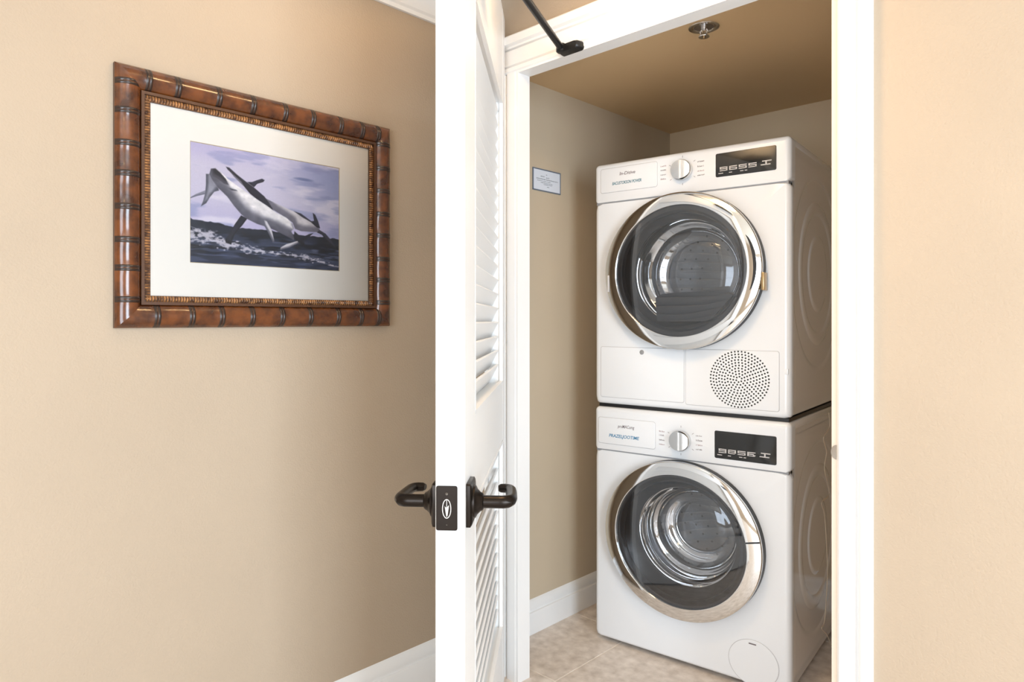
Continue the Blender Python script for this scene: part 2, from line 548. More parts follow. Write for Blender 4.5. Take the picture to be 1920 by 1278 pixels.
def rel(p, o):
    return Vector(p) - Vector(o)


O = (-1.342, 1.62, 2.031)
ft = MB()
rings = []
for y, g_ in ((1.6355, 0.0), (1.630, 0.0), (1.612, 0.003), (1.606, 0.008)):
    ring = []
    for i in range(4):
        sx_, sz_ = ((1, 1), (-1, 1), (-1, -1), (1, -1))[i]
        for k in range(5):
            a = PI / 2 * i + PI / 2 * k / 4
            ring.append(rel((-1.314 + sx_ * (0.042 - 0.009 - g_) + 0.009 * math.cos(a), y, 2.029 + sz_ * (0.0135 - 0.009 - g_ * 0.3) + 0.009 * math.sin(a)), O))
    rings.append(ring)
ft.loops(rings, True, True, True)
ft.build('foot', M['black_metal'], dc)
arm = MB()
P0, P1 = Vector((-1.342, 1.610, 2.034)), Vector((-1.112, 1.100, 2.036))
arm.tube([rel(P0, O), rel(P0.lerp(P1, 0.5), O), rel(P1, O)], 0.0105, 16)
arm.build('arm', M['black_metal'], dc)
kn = MB()
kn.tube([rel(P0 + Vector((0, 0, -0.016)), O), rel(P0 + Vector((0, 0, -0.012)), O), rel(P0 + Vector((0, 0, 0.010)), O)], [0.010, 0.0145, 0.0145], 16)
kn.build('knuckle', M['black_metal'], dc)
ed = Vector((0.644, -0.765, 0))
nd = Vector((0.765, 0.644, 0))
Hh = Vector((-1.598, 1.626, 0))
bd = MB()
bd.box(0.64, 0.90, 0.0005, 0.055, 2.012, 2.072, 0.006, 2)
bd.tube([(0.72, 0.036, 2.008), (0.72, 0.036, 2.086)], 0.014, 14)
for v in bd.bm.verts:
    v.co = rel(Hh + ed * v.co.x + nd * v.co.y + Vector((0, 0, v.co.z)), O)
bd.build('closer_body', M['black_metal'], dc)


# ------------------------------------------------------------------ washing machine and dryer
W = 0.712
DEP = 0.62
SX = 1.052            # width factor of the porthole


def rrect(x0, x1, z0, z1, r, n=6):
    pts = []
    for i in range(4):
        cx_, cz_ = ((x1 - r, z1 - r), (x0 + r, z1 - r), (x0 + r, z0 + r), (x1 - r, z0 + r))[i]
        for k in range(n + 1):
            a = PI / 2 * i + PI / 2 * k / n
            pts.append((cx_ + r * math.cos(a), cz_ + r * math.sin(a)))
    return pts


def rrect_rays(x0, x1, z0, z1, r, cx_, cz_, angs):
    """points of a rounded rectangle met by rays from (cx,cz)"""
    out = []
    base = rrect(x0, x1, z0, z1, r, 8)
    m = len(base)
    for a in angs:
        d = (math.cos(a), math.sin(a))
        best = None
        for i in range(m):
            p, q = base[i], base[(i + 1) % m]
            ex, ez = q[0] - p[0], q[1] - p[1]
            den = d[0] * ez - d[1] * ex
            if abs(den) < 1e-12:
                continue
            t = ((p[0] - cx_) * ez - (p[1] - cz_) * ex) / den
            s = ((p[0] - cx_) * d[1] - (p[1] - cz_) * d[0]) / den
            if t > 0 and -1e-6 <= s <= 1 + 1e-6:
                if best is None or t < best:
                    best = t
        out.append((cx_ + d[0] * best, cz_ + d[1] * best))
    return out


def plate_panel(x0, x1, z0, z1, r, bev, yf, yb, sides=(1, 1, 1, 1)):
    """rounded plate, face at yf, going back to yb (yb>yf). sides: which edges get the bevel inset (left,right,bottom,top)"""
    mb = MB()
    rings = []
    st_ = [(0.0, yb)]
    for k in range(6):
        a = PI / 2 * k / 5
        st_.append((bev * (1 - math.cos(a)), yf + bev * (1 - math.sin(a))))
    for ins, y in st_:
        rr = rrect(x0 + ins * sides[0], x1 - ins * sides[1], z0 + ins * sides[2], z1 - ins * sides[3], max(r - ins, 0.001))
        rings.append([(p[0], y, p[1]) for p in rr])
    mb.loops(rings, True, False, True)
    return mb


def thin_frame(x0, x1, z0, z1, r, w, y, h=0.0004):
    mb = MB()
    a = rrect(x0, x1, z0, z1, r)
    b2 = rrect(x0 + w, x1 - w, z0 + w, z1 - w, max(r - w, 0.001))
    mb.loops([[(p[0], y, p[1]) for p in a], [(p[0], y - h, p[1]) for p in a], [(p[0], y - h, p[1]) for p in b2], [(p[0], y, p[1]) for p in b2]])
    return mb


def lathe(prof, cx_, cz_, n=96, sx=SX, cap=False):
    mb = MB()
    rings = [[(cx_ + r * sx * math.cos(2 * PI * k / n), y, cz_ + r * math.sin(2 * PI * k / n)) for k in range(n)] for r, y in prof]
    mb.loops(rings, True, False, cap)
    return mb


def text_mesh(name, s, x, z, y, size, material, parent, shear=0.0, width=None, bold=0.0):
    cu = bpy.data.curves.new(name, 'FONT')
    cu.body = s
    cu.size = size
    cu.extrude = 0.0002
    cu.offset = bold
    cu.shear = shear
    cu.resolution_u = 3
    tmp = bpy.data.objects.new(name, cu)
    COL.objects.link(tmp)
    dg = bpy.context.evaluated_depsgraph_get()
    me = bpy.data.meshes.new_from_object(tmp.evaluated_get(dg))
    bpy.data.objects.remove(tmp)
    bpy.data.curves.remove(cu)
    xs = [v.co.x for v in me.vertices]
    k = (width / (max(xs) - min(xs))) if width else 1.0
    x00 = min(xs)
    for v in me.vertices:
        v.co = Vector((x + (v.co.x - x00) * k, y - v.co.z, z + v.co.y))
    me.materials.clear()
    me.materials.append(material)
    me.name = name
    o = bpy.data.objects.new(name, me)
    COL.objects.link(o)
    o.parent = parent
    return o


def bars(mb, rects, x0, z0, sx, sz, y, h=0.0004):
    for a, b_, c, d in rects:
        mb.box(x0 + a * sx, x0 + c * sx, y - h, y, z0 + b_ * sz, z0 + d * sz)


GLY = {  # on a unit cell, stroke .2
    '9': [(0, .8, 1, 1), (0, .42, 1, .6), (0, .5, .18, .9), (.82, 0, 1, 1), (0, 0, 1, .18)],
    'D': [(0, .8, 1, 1), (0, .42, 1, .58), (0, 0, .16, 1), (.84, .2, 1, .9), (0, 0, .85, .18)],
    '8': [(0, .8, 1, 1), (0, .42, 1, .58), (0, 0, .16, 1), (.84, 0, 1, .5), (0, 0, 1, .18)],
    'S': [(0, .8, 1, 1), (0, .42, 1, .6), (0, .5, .16, .9), (.84, 0, 1, .5), (0, 0, 1, .18)],
    'K': [(0, .8, 1, 1), (0, .38, .8, .6), (0, .0, .16, 1), (.7, .12, 1, .34), (.1, 0, .9, .16)],
    'H': [(.12, .8, 1, 1), (.42, .1, .56, .9), (0, 0, .9, .2)],
}


def machine(name, base, rz, label, cat, H, zc, seam, kind):
    root = empty(name, base, rz)
    tag(root, label, cat)
    cx_ = 0.352
    zf = 0.0 if kind == 'dryer' else 0.0
    # ---- shell
    sh = MB()
    y0, y1 = 0.030, DEP
    rr = rrect(0.004, W - 0.004, 0.003, H - 0.006, 0.012)
    sh.loops([[(p[0], y0, p[1]) for p in rr], [(p[0], y1, p[1]) for p in rr]], True, False, True)
    sh.build('cabinet', M['enamel_side'], root)
    tp = MB().box(0.002, W - 0.002, 0.020, DEP, H - 0.030, H - 0.001, 0.010, 3)
    tp.build('top_cover', M['enamel_side'], root)
    # ---- embossed side panel on the visible side
    ny, nz = 84, 110
    sp = MB()
    sy0, sy1, sz0, sz1 = 0.042, DEP - 0.02, 0.035, H - 0.045
    cy, cz = 0.345, zc - 0.005

    def emb(y, z):
        r = math.hypot((y - cy) * 1.02, z - cz)
        def step(r, r0, w):
            t = min(max((r - r0) / w, 0), 1)
            return t * t * (3 - 2 * t)
        h = 0.0
        h += 0.006 * (1 - step(r, 0.125, 0.018))
        h -= 0.0055 * (1 - step(r, 0.195, 0.022))
        h += 0.006 * (1 - step(r, 0.235, 0.03))
        h -= 0.005 * (1 - step(r, 0.31, 0.03)) * (1 if abs(z - cz) < 0.5 else 0)
        e = min(y - sy0, sy1 - y, z - sz0, sz1 - z)
        return 0.0015 + (h + 0.001) * step(e, 0.0, 0.012)
    grid = [[sp.bm.verts.new((W - 0.004 + emb(sy0 + (sy1 - sy0) * i / ny, sz0 + (sz1 - sz0) * j / nz), sy0 + (sy1 - sy0) * i / ny, sz0 + (sz1 - sz0) * j / nz)) for j in range(nz + 1)] for i in range(ny + 1)]
    for i in range(ny):
        for j in range(nz):
            sp.bm.faces.new((grid[i][j], grid[i + 1][j], grid[i + 1][j + 1], grid[i][j + 1]))
    sp.build('side_panel', M['enamel_side'], root, angle=60)
    # ---- front fascia with porthole
    N_ = 144
    angs = sorted(set([2 * PI * k / N_ for k in range(N_)] + [math.atan2(z - zc, x - cx_) % (2 * PI) for x in (0.004, W - 0.004) for z in (0.0, seam - 0.002)]))
    fp = MB()
    bev = 0.020
    rings = []
    z0f, z1f = (0.0 if kind == 'dryer' else 0.0), seam - 0.0012
    st_ = [(0.0, 0.032)]
    for k in range(7):
        a = PI / 2 * k / 6
        st_.append((bev * (1 - math.cos(a)), bev * (1 - math.sin(a))))
    for ins, y in st_:
        zi = ins if kind == 'dryer' else ins
        rp = rrect_rays(ins, W - ins, z0f + zi * 0.8, z1f - ins * 0.12, max(0.018 - ins * 0.5, 0.004) if True else 0, cx_, zc, angs)
        rings.append([(p[0], y, p[1]) for p in rp])
    rh = 0.240
    rings.append([(cx_ + rh * SX * math.cos(a), 0.0, zc + rh * math.sin(a)) for a in angs])
    rings.append([(cx_ + rh * SX * math.cos(a), 0.02, zc + rh * math.sin(a)) for a in angs])
    fp.loops(rings)
    fp.build('front_panel', M['enamel'], root, angle=25)
    # shadow gap behind the seam
    MB().box(0.008, W - 0.008, 0.004, 0.03, seam - 0.006, seam + 0.006).build('seam_strip', M['seam'], root, smooth=False)
    # ---- control panel
    cp = plate_panel(0.0, W, seam + 0.0012, H, 0.016, 0.018, -0.002, 0.05, sides=(1, 1, 0.1, 1))
    cpo = cp.build('control_panel', M['enamel'], root, angle=25)
    yc = -0.002
    dz = 0.0
    if kind == 'dryer':
        Z = lambda z: z - base[2]
        dw = (0.0285, 0.2575, Z(1.674), Z(1.763))
        dk = (0.3525, Z(1.7185))
        dp = (0.4705, 0.6685, Z(1.6785), Z(1.757))
    else:
        Z = lambda z: z - base[2]
        dw = (0.0188, 0.2500, Z(0.7415), Z(0.8375))
        dk = (0.3468, Z(0.7835))
        dp = (0.4668, 0.6690, Z(0.7385), Z(0.8300))
    # detergent / water drawer front
    thin_frame(dw[0] - 0.0012, dw[1] + 0.0012, dw[2] - 0.0012, dw[3] + 0.0012, 0.009, 0.0024, yc).build('drawer_gap', M['groove'], cpo, smooth=False)
    d_ = plate_panel(dw[0], dw[1], dw[2], dw[3], 0.008, 0.0022, yc - 0.0028, yc + 0.001)
    dro = d_.build('drawer', M['enamel'], root)
    yd = yc - 0.0029
    if kind == 'dryer':
        text_mesh('lettering', 'In-Ditive', 0.1085, Z(1.7325), yd, 0.0165, M['ink_grey'], dro, 0.2, 0.064, 0.0002)
        text_mesh('lettering', 'BACUSTOKSON POWER', 0.078, Z(1.6995), yd, 0.0155, M['ink_teal'], dro, 0.25, 0.119, 0.0003)
    else:
        text_mesh('lettering', 'proMACumg', 0.1010, Z(0.8045), yd, 0.0165, M['ink_grey'], dro, 0.2, 0.068, 0.0001)
        text_mesh('lettering', 'PRAZELJOOTIME', 0.0645, Z(0.7675), yd, 0.0165, M['ink_blue'], dro, 0.2, 0.124, 0.0003)
    # programme knob
    kx, kz = dk
    R_ = 0.0355
    kb = MB()
    rings = []
    nK = 64
    for r, y in ((R_, yc), (R_, yc - 0.014), (R_ * 0.985, yc - 0.018), (R_ * 0.95, yc - 0.0195)):
        rings.append([(kx + r * SX * math.cos(2 * PI * k / nK), y, kz + r * math.sin(2 * PI * k / nK)) for k in range(nK)])
    kb.loops(rings, True, False, True)
    ko = kb.build('knob', M['knob'], root, angle=30)
    gp = MB()   # grip: flat half and scooped half that meet in an upright ridge
    left, right = [], []
    na = 24
    rg = R_ * 0.93
    arcL = [(kx + rg * SX * math.cos(PI / 2 + PI * k / na), kz + rg * math.sin(PI / 2 + PI * k / na)) for k in range(na + 1)]
    yr = yc - 0.0285
    rb = [(x, yc - 0.0190, z) for x, z in arcL]
    rf = [(kx + (x - kx) * 0.93, yr, kz + (z - kz) * 0.96) for x, z in arcL]
    vb = [gp.bm.verts.new(p) for p in rb]
    vf = [gp.bm.verts.new(p) for p in rf]
    for i in range(na):
        gp.bm.faces.new((vb[i], vb[i + 1], vf[i + 1], vf[i]))
    gp.bm.faces.new(vf)
    e0 = gp.bm.verts.new((kx + 0.004, yr + 0.002, kz + rg * 0.95))
    e1 = gp.bm.verts.new((kx + 0.004, yr + 0.002, kz - rg * 0.95))
    gp.bm.faces.new((vf[0], vf[-1], e1, e0))
    # scoop
    sc_n = 12
    prev = (e0, e1)
    for k in range(1, sc_n + 1):
        t = k / sc_n
        x = 0.004 + t * (rg * SX - 0.0045)
        hz_ = math.sqrt(max(rg ** 2 - (x / SX) ** 2, 0.000004)) * 0.97
        y = yr + 0.002 + 0.0080 * t ** 1.6
        a_ = gp.bm.verts.new((kx + x, y, kz + hz_))
        b2 = gp.bm.verts.new((kx + x, y, kz - hz_))
        gp.bm.faces.new((prev[0], prev[1], b2, a_))
        prev = (a_, b2)
    gp.build('grip', M['knob'], ko, angle=30)
    # programme names beside the knob: small illegible lines
    rnd = random.Random(5 if kind == 'dryer' else 8)
    def scribble(x, z, w, material, tilt=0.0, hh=0.0052):
        s_ = MB()
        xx = x
        while xx < x + w:
            ww = rnd.uniform(0.0016, 0.0032)
            h0 = rnd.uniform(0.55, 1.0) * hh
            t = rnd.choice((0, 1, 2))
            s_.box(xx, xx + 0.0008, yc - 0.0003, yc + 0.0003, z, z + h0)
            if t:
                s_.box(xx, xx + ww, yc - 0.0003, yc + 0.0003, z + (h0 - 0.0008 if t == 1 else 0), z + (h0 if t == 1 else 0.0008))
            if rnd.random() < 0.6:
                s_.box(xx, xx + ww, yc - 0.0003, yc + 0.0003, z + h0 * 0.45, z + h0 * 0.45 + 0.0008)
            if rnd.random() < 0.5:
                s_.box(xx + ww - 0.0008, xx + ww, yc - 0.0003, yc + 0.0003, z, z + h0 * 0.9)
            xx += ww + 0.0009
        s_.build('programme_mark', material, cpo, smooth=False)
    for i, zz in enumerate((0.022, 0.008, -0.0085, -0.0235)):
        scribble(kx - 0.082, kz + zz, 0.019 if i else 0.021, M['tip_red'] if i in (0, 3) else M['ink_grey'])
    for i, (zz, m_) in enumerate(((0.020, M['ink_grey']), (0.0035, M['ink_grey']), (-0.012, M['tip_red']), (-0.0265, M['ink_grey']))):
        scribble(kx + 0.054, kz + zz, 0.022, m_, hh=0.0056 if i == 1 else 0.0048)
    for a in (90, 270, 152, 35, 215, 325):
        a = math.radians(a)
        px, pz = kx + 0.050 * SX * math.cos(a), kz + 0.0475 * math.sin(a)
        t_ = MB()
        dx, dz_ = math.cos(a) * 0.0035, math.sin(a) * 0.0035
        t_.tube([(px - dx, yc, pz - dz_), (px + dx, yc, pz + dz_)], 0.0007, 6)
        t_.build('tick_mark', M['ink_grey'], cpo, smooth=False)
    # display
    dpo = plate_panel(dp[0], dp[1], dp[2], dp[3], 0.005, 0.0012, yc - 0.0022, yc + 0.001).build('display', M['display'], root)
    yy = yc - 0.0022
    gz = dp[2] + 0.0185 if kind == 'dryer' else dp[2] + 0.0195
    sx0 = dp[0] + 0.0145
    word = '98SS' if kind == 'dryer' else '9DSK'
    for i, ch in enumerate(word):
        g = MB()
        bars(g, GLY[ch], sx0 + i * 0.0318, gz, 0.0265, 0.0135, yy)
        g.build('digit', M['ink_light'], dpo, smooth=False)
    g = MB()
    bars(g, GLY['H'], sx0 + 4 * 0.0318 + 0.008, gz + 0.001, 0.034, 0.0145, yy)
    g.build('symbol', M['ink_light'], dpo, smooth=False)
    for x, w in ((0.010, 0.016), (0.046, 0.010), (0.083, 0.011), (0.098, 0.008)):
        g = MB()
        g.box(dp[0] + x, dp[0] + x + w, yy - 0.0004, yy, gz - 0.0085, gz - 0.0062)
        g.build('caption_mark', M['ink_light'], dpo, smooth=False)
    # ---- porthole door
    hinge_ring = lathe([(0.250, 0.001), (0.268, 0.000), (0.2705, -0.004), (0.2695, -0.026), (0.262, -0.029), (0.240, -0.029)], cx_, zc)
    hr = hinge_ring.build('door_rim', M['black_plastic'], root)
    ch = lathe([(0.258, -0.0255), (0.2692, -0.027), (0.2702, -0.031), (0.2700, -0.0365), (0.2688, -0.0390), (0.2665, -0.0402), (0.2480, -0.0438), (0.2275, -0.0474), (0.2258, -0.0474), (0.2248, -0.0462), (0.2245, -0.030)], cx_, zc, 128)
    cho = ch.build('chrome_bezel', M['chrome'], root, angle=50)
    pn = lathe([(0.2250, -0.0395), (0.216, -0.0405), (0.15, -0.0425), (0.08, -0.0435), (0.0, -0.044)], cx_, zc, 96)
    pn.build('door_glass', M['pane'], root, angle=80)
    if kind == 'dryer':
        bo = lathe([(0.226, -0.0290), (0.2255, -0.0365), (0.209, -0.0360), (0.2065, -0.034), (0.186, 0.010), (0.183, 0.012), (0.186, 0.014)], cx_, zc)
    else:
        bo = lathe([(0.226, -0.0290), (0.2255, -0.0365), (0.216, -0.0360), (0.2135, -0.034), (0.174, 0.018), (0.171, 0.020), (0.174, 0.022)], cx_, zc)
    bo.build('smoked_border', M['smoke'], root)
    fun = lathe([(0.2395, 0.018), (0.232, 0.003), (0.226, -0.010), (0.206, -0.018), (0.199, -0.028)], cx_, zc)
    fun.build('inner_rim', M['gasket'], root)
    # glass bowl that reaches into the drum
    if kind == 'dryer':
        bw = [(0.1845, 0.011), (0.180, 0.018), (0.168, 0.060), (0.158, 0.098), (0.152, 0.110), (0.138, 0.116), (0.128, 0.110), (0.06, 0.106), (0.0, 0.106)]
    else:
        bw = [(0.1725, 0.019), (0.169, 0.026), (0.161, 0.060), (0.163, 0.065), (0.157, 0.070), (0.149, 0.112), (0.142, 0.132), (0.130, 0.141), (0.118, 0.141), (0.108, 0.132), (0.06, 0.124), (0.0, 0.122)]
    lathe(bw, cx_, zc, 96).build('glass_bowl', M['bowl'], root, angle=80)
    # rubber gasket and drum
    ga = lathe([(0.238, 0.016), (0.236, 0.030), (0.222, 0.040), (0.212, 0.050), (0.207, 0.062), (0.207, 0.074), (0.212, 0.082), (0.222, 0.084)], cx_, zc)
    ga.build('gasket', M['gasket'], root)
    drp = [(0.214, 0.083), (0.218, 0.080), (0.222, 0.086), (0.250, 0.094)]
    for k in range(1, 3):
        y = 0.094 + k * 0.13
        drp += [(0.250, y - 0.012), (0.246, y - 0.006), (0.250, y)]
    drp += [(0.250, 0.43), (0.240, 0.445), (0.20, 0.452), (0.17, 0.446), (0.12, 0.450), (0.06, 0.440), (0.0, 0.440)]
    dru = lathe(drp, cx_, zc, 96)
    dm = dru.build('drum', M['steel'] if kind != 'dryer' else M['steel'], root, angle=40)
    for k in range(3):
        a = math.radians((100, 220, 340)[k] + (0 if kind == 'dryer' else 35))
        pd = MB()
        rings = []
        for y in (0.11, 0.13, 0.40, 0.43):
            hgt = 0.045 if 0.12 < y < 0.41 else 0.012
            ring = []
            for t, hh in ((-0.13, 0), (-0.08, hgt * 0.8), (0, hgt), (0.08, hgt * 0.8), (0.13, 0)):
                r = 0.249 - hh
                ring.append((cx_ + r * SX * math.cos(a + t), y, zc + r * math.sin(a + t)))
            rings.append(ring)
        pd.loops(rings, False)
        pd.bm.faces.new([pd.bm.verts.new(p) for p in rings[0]])
        pd.build('drum_paddle', M['drum_grey'], dm)
    hl = MB()
    for ring_r, cnt in ((0.11, 16), (0.15, 22), (0.19, 28)):
        for k in range(cnt):
            a = 2 * PI * k / cnt
            bx, bz = cx_ + ring_r * SX * math.cos(a), zc + ring_r * math.sin(a)
            hl.bm.faces.new([hl.bm.verts.new((bx + 0.0045 * math.cos(2 * PI * q / 8), 0.4385, bz + 0.0045 * math.sin(2 * PI * q / 8))) for q in range(8)])
    for k in range(60):
        a = 2 * PI * k / 60
        for y in (0.20, 0.28, 0.36):
            r = 0.2485
            c0 = Vector((cx_ + r * SX * math.cos(a), y, zc + r * math.sin(a)))
            tg = Vector((-math.sin(a), 0, math.cos(a)))
            hl.bm.faces.new([hl.bm.verts.new(c0 + tg * 0.0035 * math.cos(2 * PI * q / 6) + Vector((0, 1, 0)) * 0.0035 * math.sin(2 * PI * q / 6)) for q in range(6)])
    tag(hl.build('drum_holes', M['hole'], dm, smooth=False, recalc=False), kind='stuff')

    if kind == 'dryer':
        # lint filter housing inside the door
        lf = MB()
        rings = []
        for y in (-0.026, 0.055):
            ring = []
            x0, x1 = 0.262, 0.545
            zt, zb = Z(1.2905), Z(1.196)
            for x in np.linspace(x0, x1, 12):
                ring.append((x, y, zt + 0.006 * math.sin((x - x0) / (x1 - x0) * PI) - (0.012 if x in (x0, x1) else 0)))
            for x in np.linspace(x1 - 0.006, x0 + 0.006, 12):
                lim = zc - math.sqrt(max(0.197 ** 2 - ((x - cx_) / SX) ** 2, 0.0001))
                ring.append((x, y, max(zb, lim)))
            rings.append(ring)
        lf.loops(rings, True, True, True)
        lf.build('lint_filter', M['filter'], root, angle=25)
        # recessed grip in the bezel
        gr = MB()
        pts0, pts1 = [], []
        for k in range(17):
            a = math.radians(-17.5 + 43 * k / 16)
            w = 0.0092 * math.sin(PI * k / 16) ** 0.5
            pts0.append((cx_ + (0.2452 + w) * SX * math.cos(a), -0.0458, zc + (0.2452 + w) * math.sin(a)))
            pts1.append((cx_ + 0.2446 * SX * math.cos(a), -0.0460, zc + 0.2446 * math.sin(a)))
        gr.loops([pts0, pts1], False)
        gr.build('grip_slot', M['black_plastic'], cho, smooth=False)
        gr = MB()
        po, pi_ = [], []
        for k in range(25):
            a = math.radians(-19 + 46 * k / 24)
            po.append((cx_ + 0.2668 * SX * math.cos(a), -0.0412, zc + 0.2668 * math.sin(a)))
            pi_.append((cx_ + 0.2548 * SX * math.cos(a), -0.0450, zc + 0.2548 * math.sin(a)))
        gr.loops([po, pi_], False)
        gr.build('grip_plate', M['chrome'], cho)
        # slot on the hinge side
        MB().box(cx_ - 0.258 * SX, cx_ - 0.252 * SX, -0.0440, -0.0420, zc - 0.066, zc - 0.006, 0.0004, 1).build('hinge_slot', M['ink_light'], cho, smooth=False)
        # brass latch tab
        MB().box(cx_ + 0.2655 * SX, cx_ + 0.2655 * SX + 0.010, -0.040, -0.004, Z(1.295), Z(1.352), 0.002, 2).build('latch_tab', M['brass'], root)
        # condenser flap and vent panel
        for nm, (a, c, d, e) in (('filter_flap', (0.028, 0.3565, Z(0.9145), Z(1.1005))), ('vent_panel', (0.3635, 0.6764, Z(0.9095), Z(1.1005)))):
            thin_frame(a - 0.0013, c + 0.0013, d - 0.0013, e + 0.0013, 0.008, 0.0030, 0.0, 0.0006).build('flap_gap', M['groove'], root, smooth=False)
            fo = plate_panel(a, c, d, e, 0.007, 0.0016, -0.0022, 0.001).build(nm, M['enamel'], root)
            if nm == 'filter_flap':
                bt = MB()
                bt.loops([[(0.1976 + r * math.cos(2 * PI * k / 20), y, Z(1.0845) + r * math.sin(2 * PI * k / 20)) for k in range(20)] for r, y in ((0.0085, -0.002), (0.0085, -0.0034), (0.0070, -0.0042))], True, False, True)
                bt.build('flap_button', M['seam'], fo)
            else:
                vh = MB()
                vx, vz = 0.5490, Z(1.0055)
                for q in range(1, 11):
                    rr_ = 0.0915 * q / 10
                    cnt = max(6, int(round(2 * PI * rr_ / 0.0108)))
                    for k in range(cnt):
                        a2 = 2 * PI * (k + 0.35 * q) / cnt
                        hx, hz_ = vx + rr_ * SX * math.cos(a2), vz + rr_ * math.sin(a2)
                        rad = 0.0031
                        r0 = [vh.bm.verts.new((hx + rad * math.cos(2 * PI * w / 8), -0.00235, hz_ + rad * math.sin(2 * PI * w / 8))) for w in range(8)]
                        vh.bm.faces.new(r0)
                tag(vh.build('vent_holes', M['hole'], fo, smooth=False, recalc=False), kind='stuff')
        # small clear bumper at the corner
        MB().box(W - 0.020, W - 0.008, -0.001, 0.010, Z(1.028), Z(1.046), 0.002, 2).build('corner_clip', M['enamel'], root)
    else:
        # latch mark on the bezel
        MB().box(0, 1, 0, 1, 0, 1)
        lk = MB()
        a = math.radians(10.5)
        for t0, t1 in ((0.2262, 0.2675),):
            p = [(cx_ + t * SX * math.cos(a + d), -0.0478 if t < 0.25 else -0.0408, zc + t * math.sin(a + d)) for t, d in ((t0, -0.010), (t1, -0.008), (t1, 0.012), (t0, 0.010))]
            q_ = [(x, y - 0.0012, z) for x, y, z in p]
            lk.loops([p, q_], True, True, True)
        lk.build('bezel_gap', M['black_plastic'], cho, smooth=False)
        # round pump cover low on the front
        pc = MB()
        px, pz, rx, rzz = 0.595, Z(0.087), 0.0805, 0.0735
        rings = []
        for f_, y in ((1.0, 0.0005), (1.0, -0.0008), (0.985, -0.0018)):
            rings.append([(px + rx * f_ * math.cos(2 * PI * k / 64), y, pz + rzz * f_ * math.sin(2 * PI * k / 64)) for k in range(64)])
        pc.loops(rings, True, False, True)
        pco = pc.build('pump_cover', M['enamel'], root)
        gr = MB()
        gr.loops([[(px + rx * f_ * math.cos(2 * PI * k / 64), -0.0003, pz + rzz * f_ * math.sin(2 * PI * k / 64)) for k in range(64)] for f_ in (1.022, 1.0)])
        gr.build('cover_gap', M['groove'], root, smooth=False)
        MB().box(0.5805, 0.6045, -0.0024, -0.0014, Z(0.1465), Z(0.1505)).build('cover_slot', M['ink_grey'], pco, smooth=False)
        for fx in (0.05, W - 0.05):
            for fy in (0.07, DEP - 0.07):
                f2 = MB()
                f2.tube([(fx, fy, -base[2] + 0.0005), (fx, fy, -base[2] + 0.004), (fx, fy, 0.01)], [0.022, 0.022, 0.016], 16)
                f2.build('foot', M['black_plastic'], root)
    return root


RZ = math.radians(6.354)
machine('washing_machine', (-1.564, 2.0755, 0.012), RZ, 'white front loading washing machine standing on the floor beneath the dryer', 'washing machine', 0.864, 0.4330, 0.7165 - 0.012, 'washer')
machine('tumble_dryer', (-1.564, 2.0755, 0.888), RZ, 'white tumble dryer with round vent grille stacked upon the washing machine', 'dryer', 0.896, 1.369 - 0.888, 1.6375 - 0.888, 'dryer')
# stacking strip between the machines
sk = empty('stacking_kit', (-1.564, 2.0755, 0.876), RZ)
tag(sk, 'dark stacking strip in the gap between washing machine and dryer', 'bracket')
MB().box(0.012, W - 0.010, 0.016, DEP - 0.01, 0.0001, 0.0119).build('strip', M['black_plastic'], sk, smooth=False)

# thin cord beside the washing machine
cu = [(0.352, 0.874), (0.362, 0.823), (0.276, 0.798), (0.305, 0.76), (0.319, 0.736), (0.289, 0.685), (0.357, 0.589), (0.250, 0.580), (0.289, 0.529), (0.318, 0.42), (0.330, 0.306), (0.291, 0.165), (0.250, 0.151), (0.330, 0.097), (0.420, 0.006)]
co, si = math.cos(RZ), math.sin(RZ)


def wl(u, v, z):
    return Vector((-1.564 + u * co - v * si, 2.0755 + u * si + v * co, z))


path = []
for i in range(len(cu) - 1):
    p0, p1, p2, p3 = (Vector(cu[max(min(j, len(cu) - 1), 0)]) for j in (i - 1, i, i + 1, i + 2))
    for k in range(5):
        t = k / 5
        q = 0.5 * ((2 * p1) + (p2 - p0) * t + (2 * p0 - 5 * p1 + 4 * p2 - p3) * t * t + (3 * p1 - p0 - 3 * p2 + p3) * t ** 3)
        path.append(wl(0.744, q.x, q.y))
path.append(wl(0.744, *cu[-1]))
cd = MB().tube(path, 0.0016, 8).build('power_cord', M['cord'])
tag(cd, 'thin pale cord dangling beside the washing machine near the jamb', 'cord')


# ------------------------------------------------------------------ framed picture on the wall
FY0, FY1, FZ0, FZ1 = 0.5004, 1.2739, 1.1817, 1.7987
pf = empty('picture_frame', (XL, (FY0 + FY1) / 2, FZ0))
tag(pf, 'whale picture in a carved bamboo style wooden frame on the beige wall', 'picture')
PO = Vector((XL, (FY0 + FY1) / 2, FZ0))
BW = 0.056     # width of the bamboo moulding


def fl(along, across, out, side):
    """frame coordinates: side 0 bottom,1 right,2 top,3 left; across from the outer edge inwards"""
    if side == 0:
        p = (XL + out, FY0 + along, FZ0 + across)
    elif side == 2:
        p = (XL + out, FY0 + along, FZ1 - across)
    elif side == 3:
        p = (XL + out, FY0 + across, FZ0 + along)
    else:
        p = (XL + out, FY1 - across, FZ0 + along)
    return Vector(p) - PO


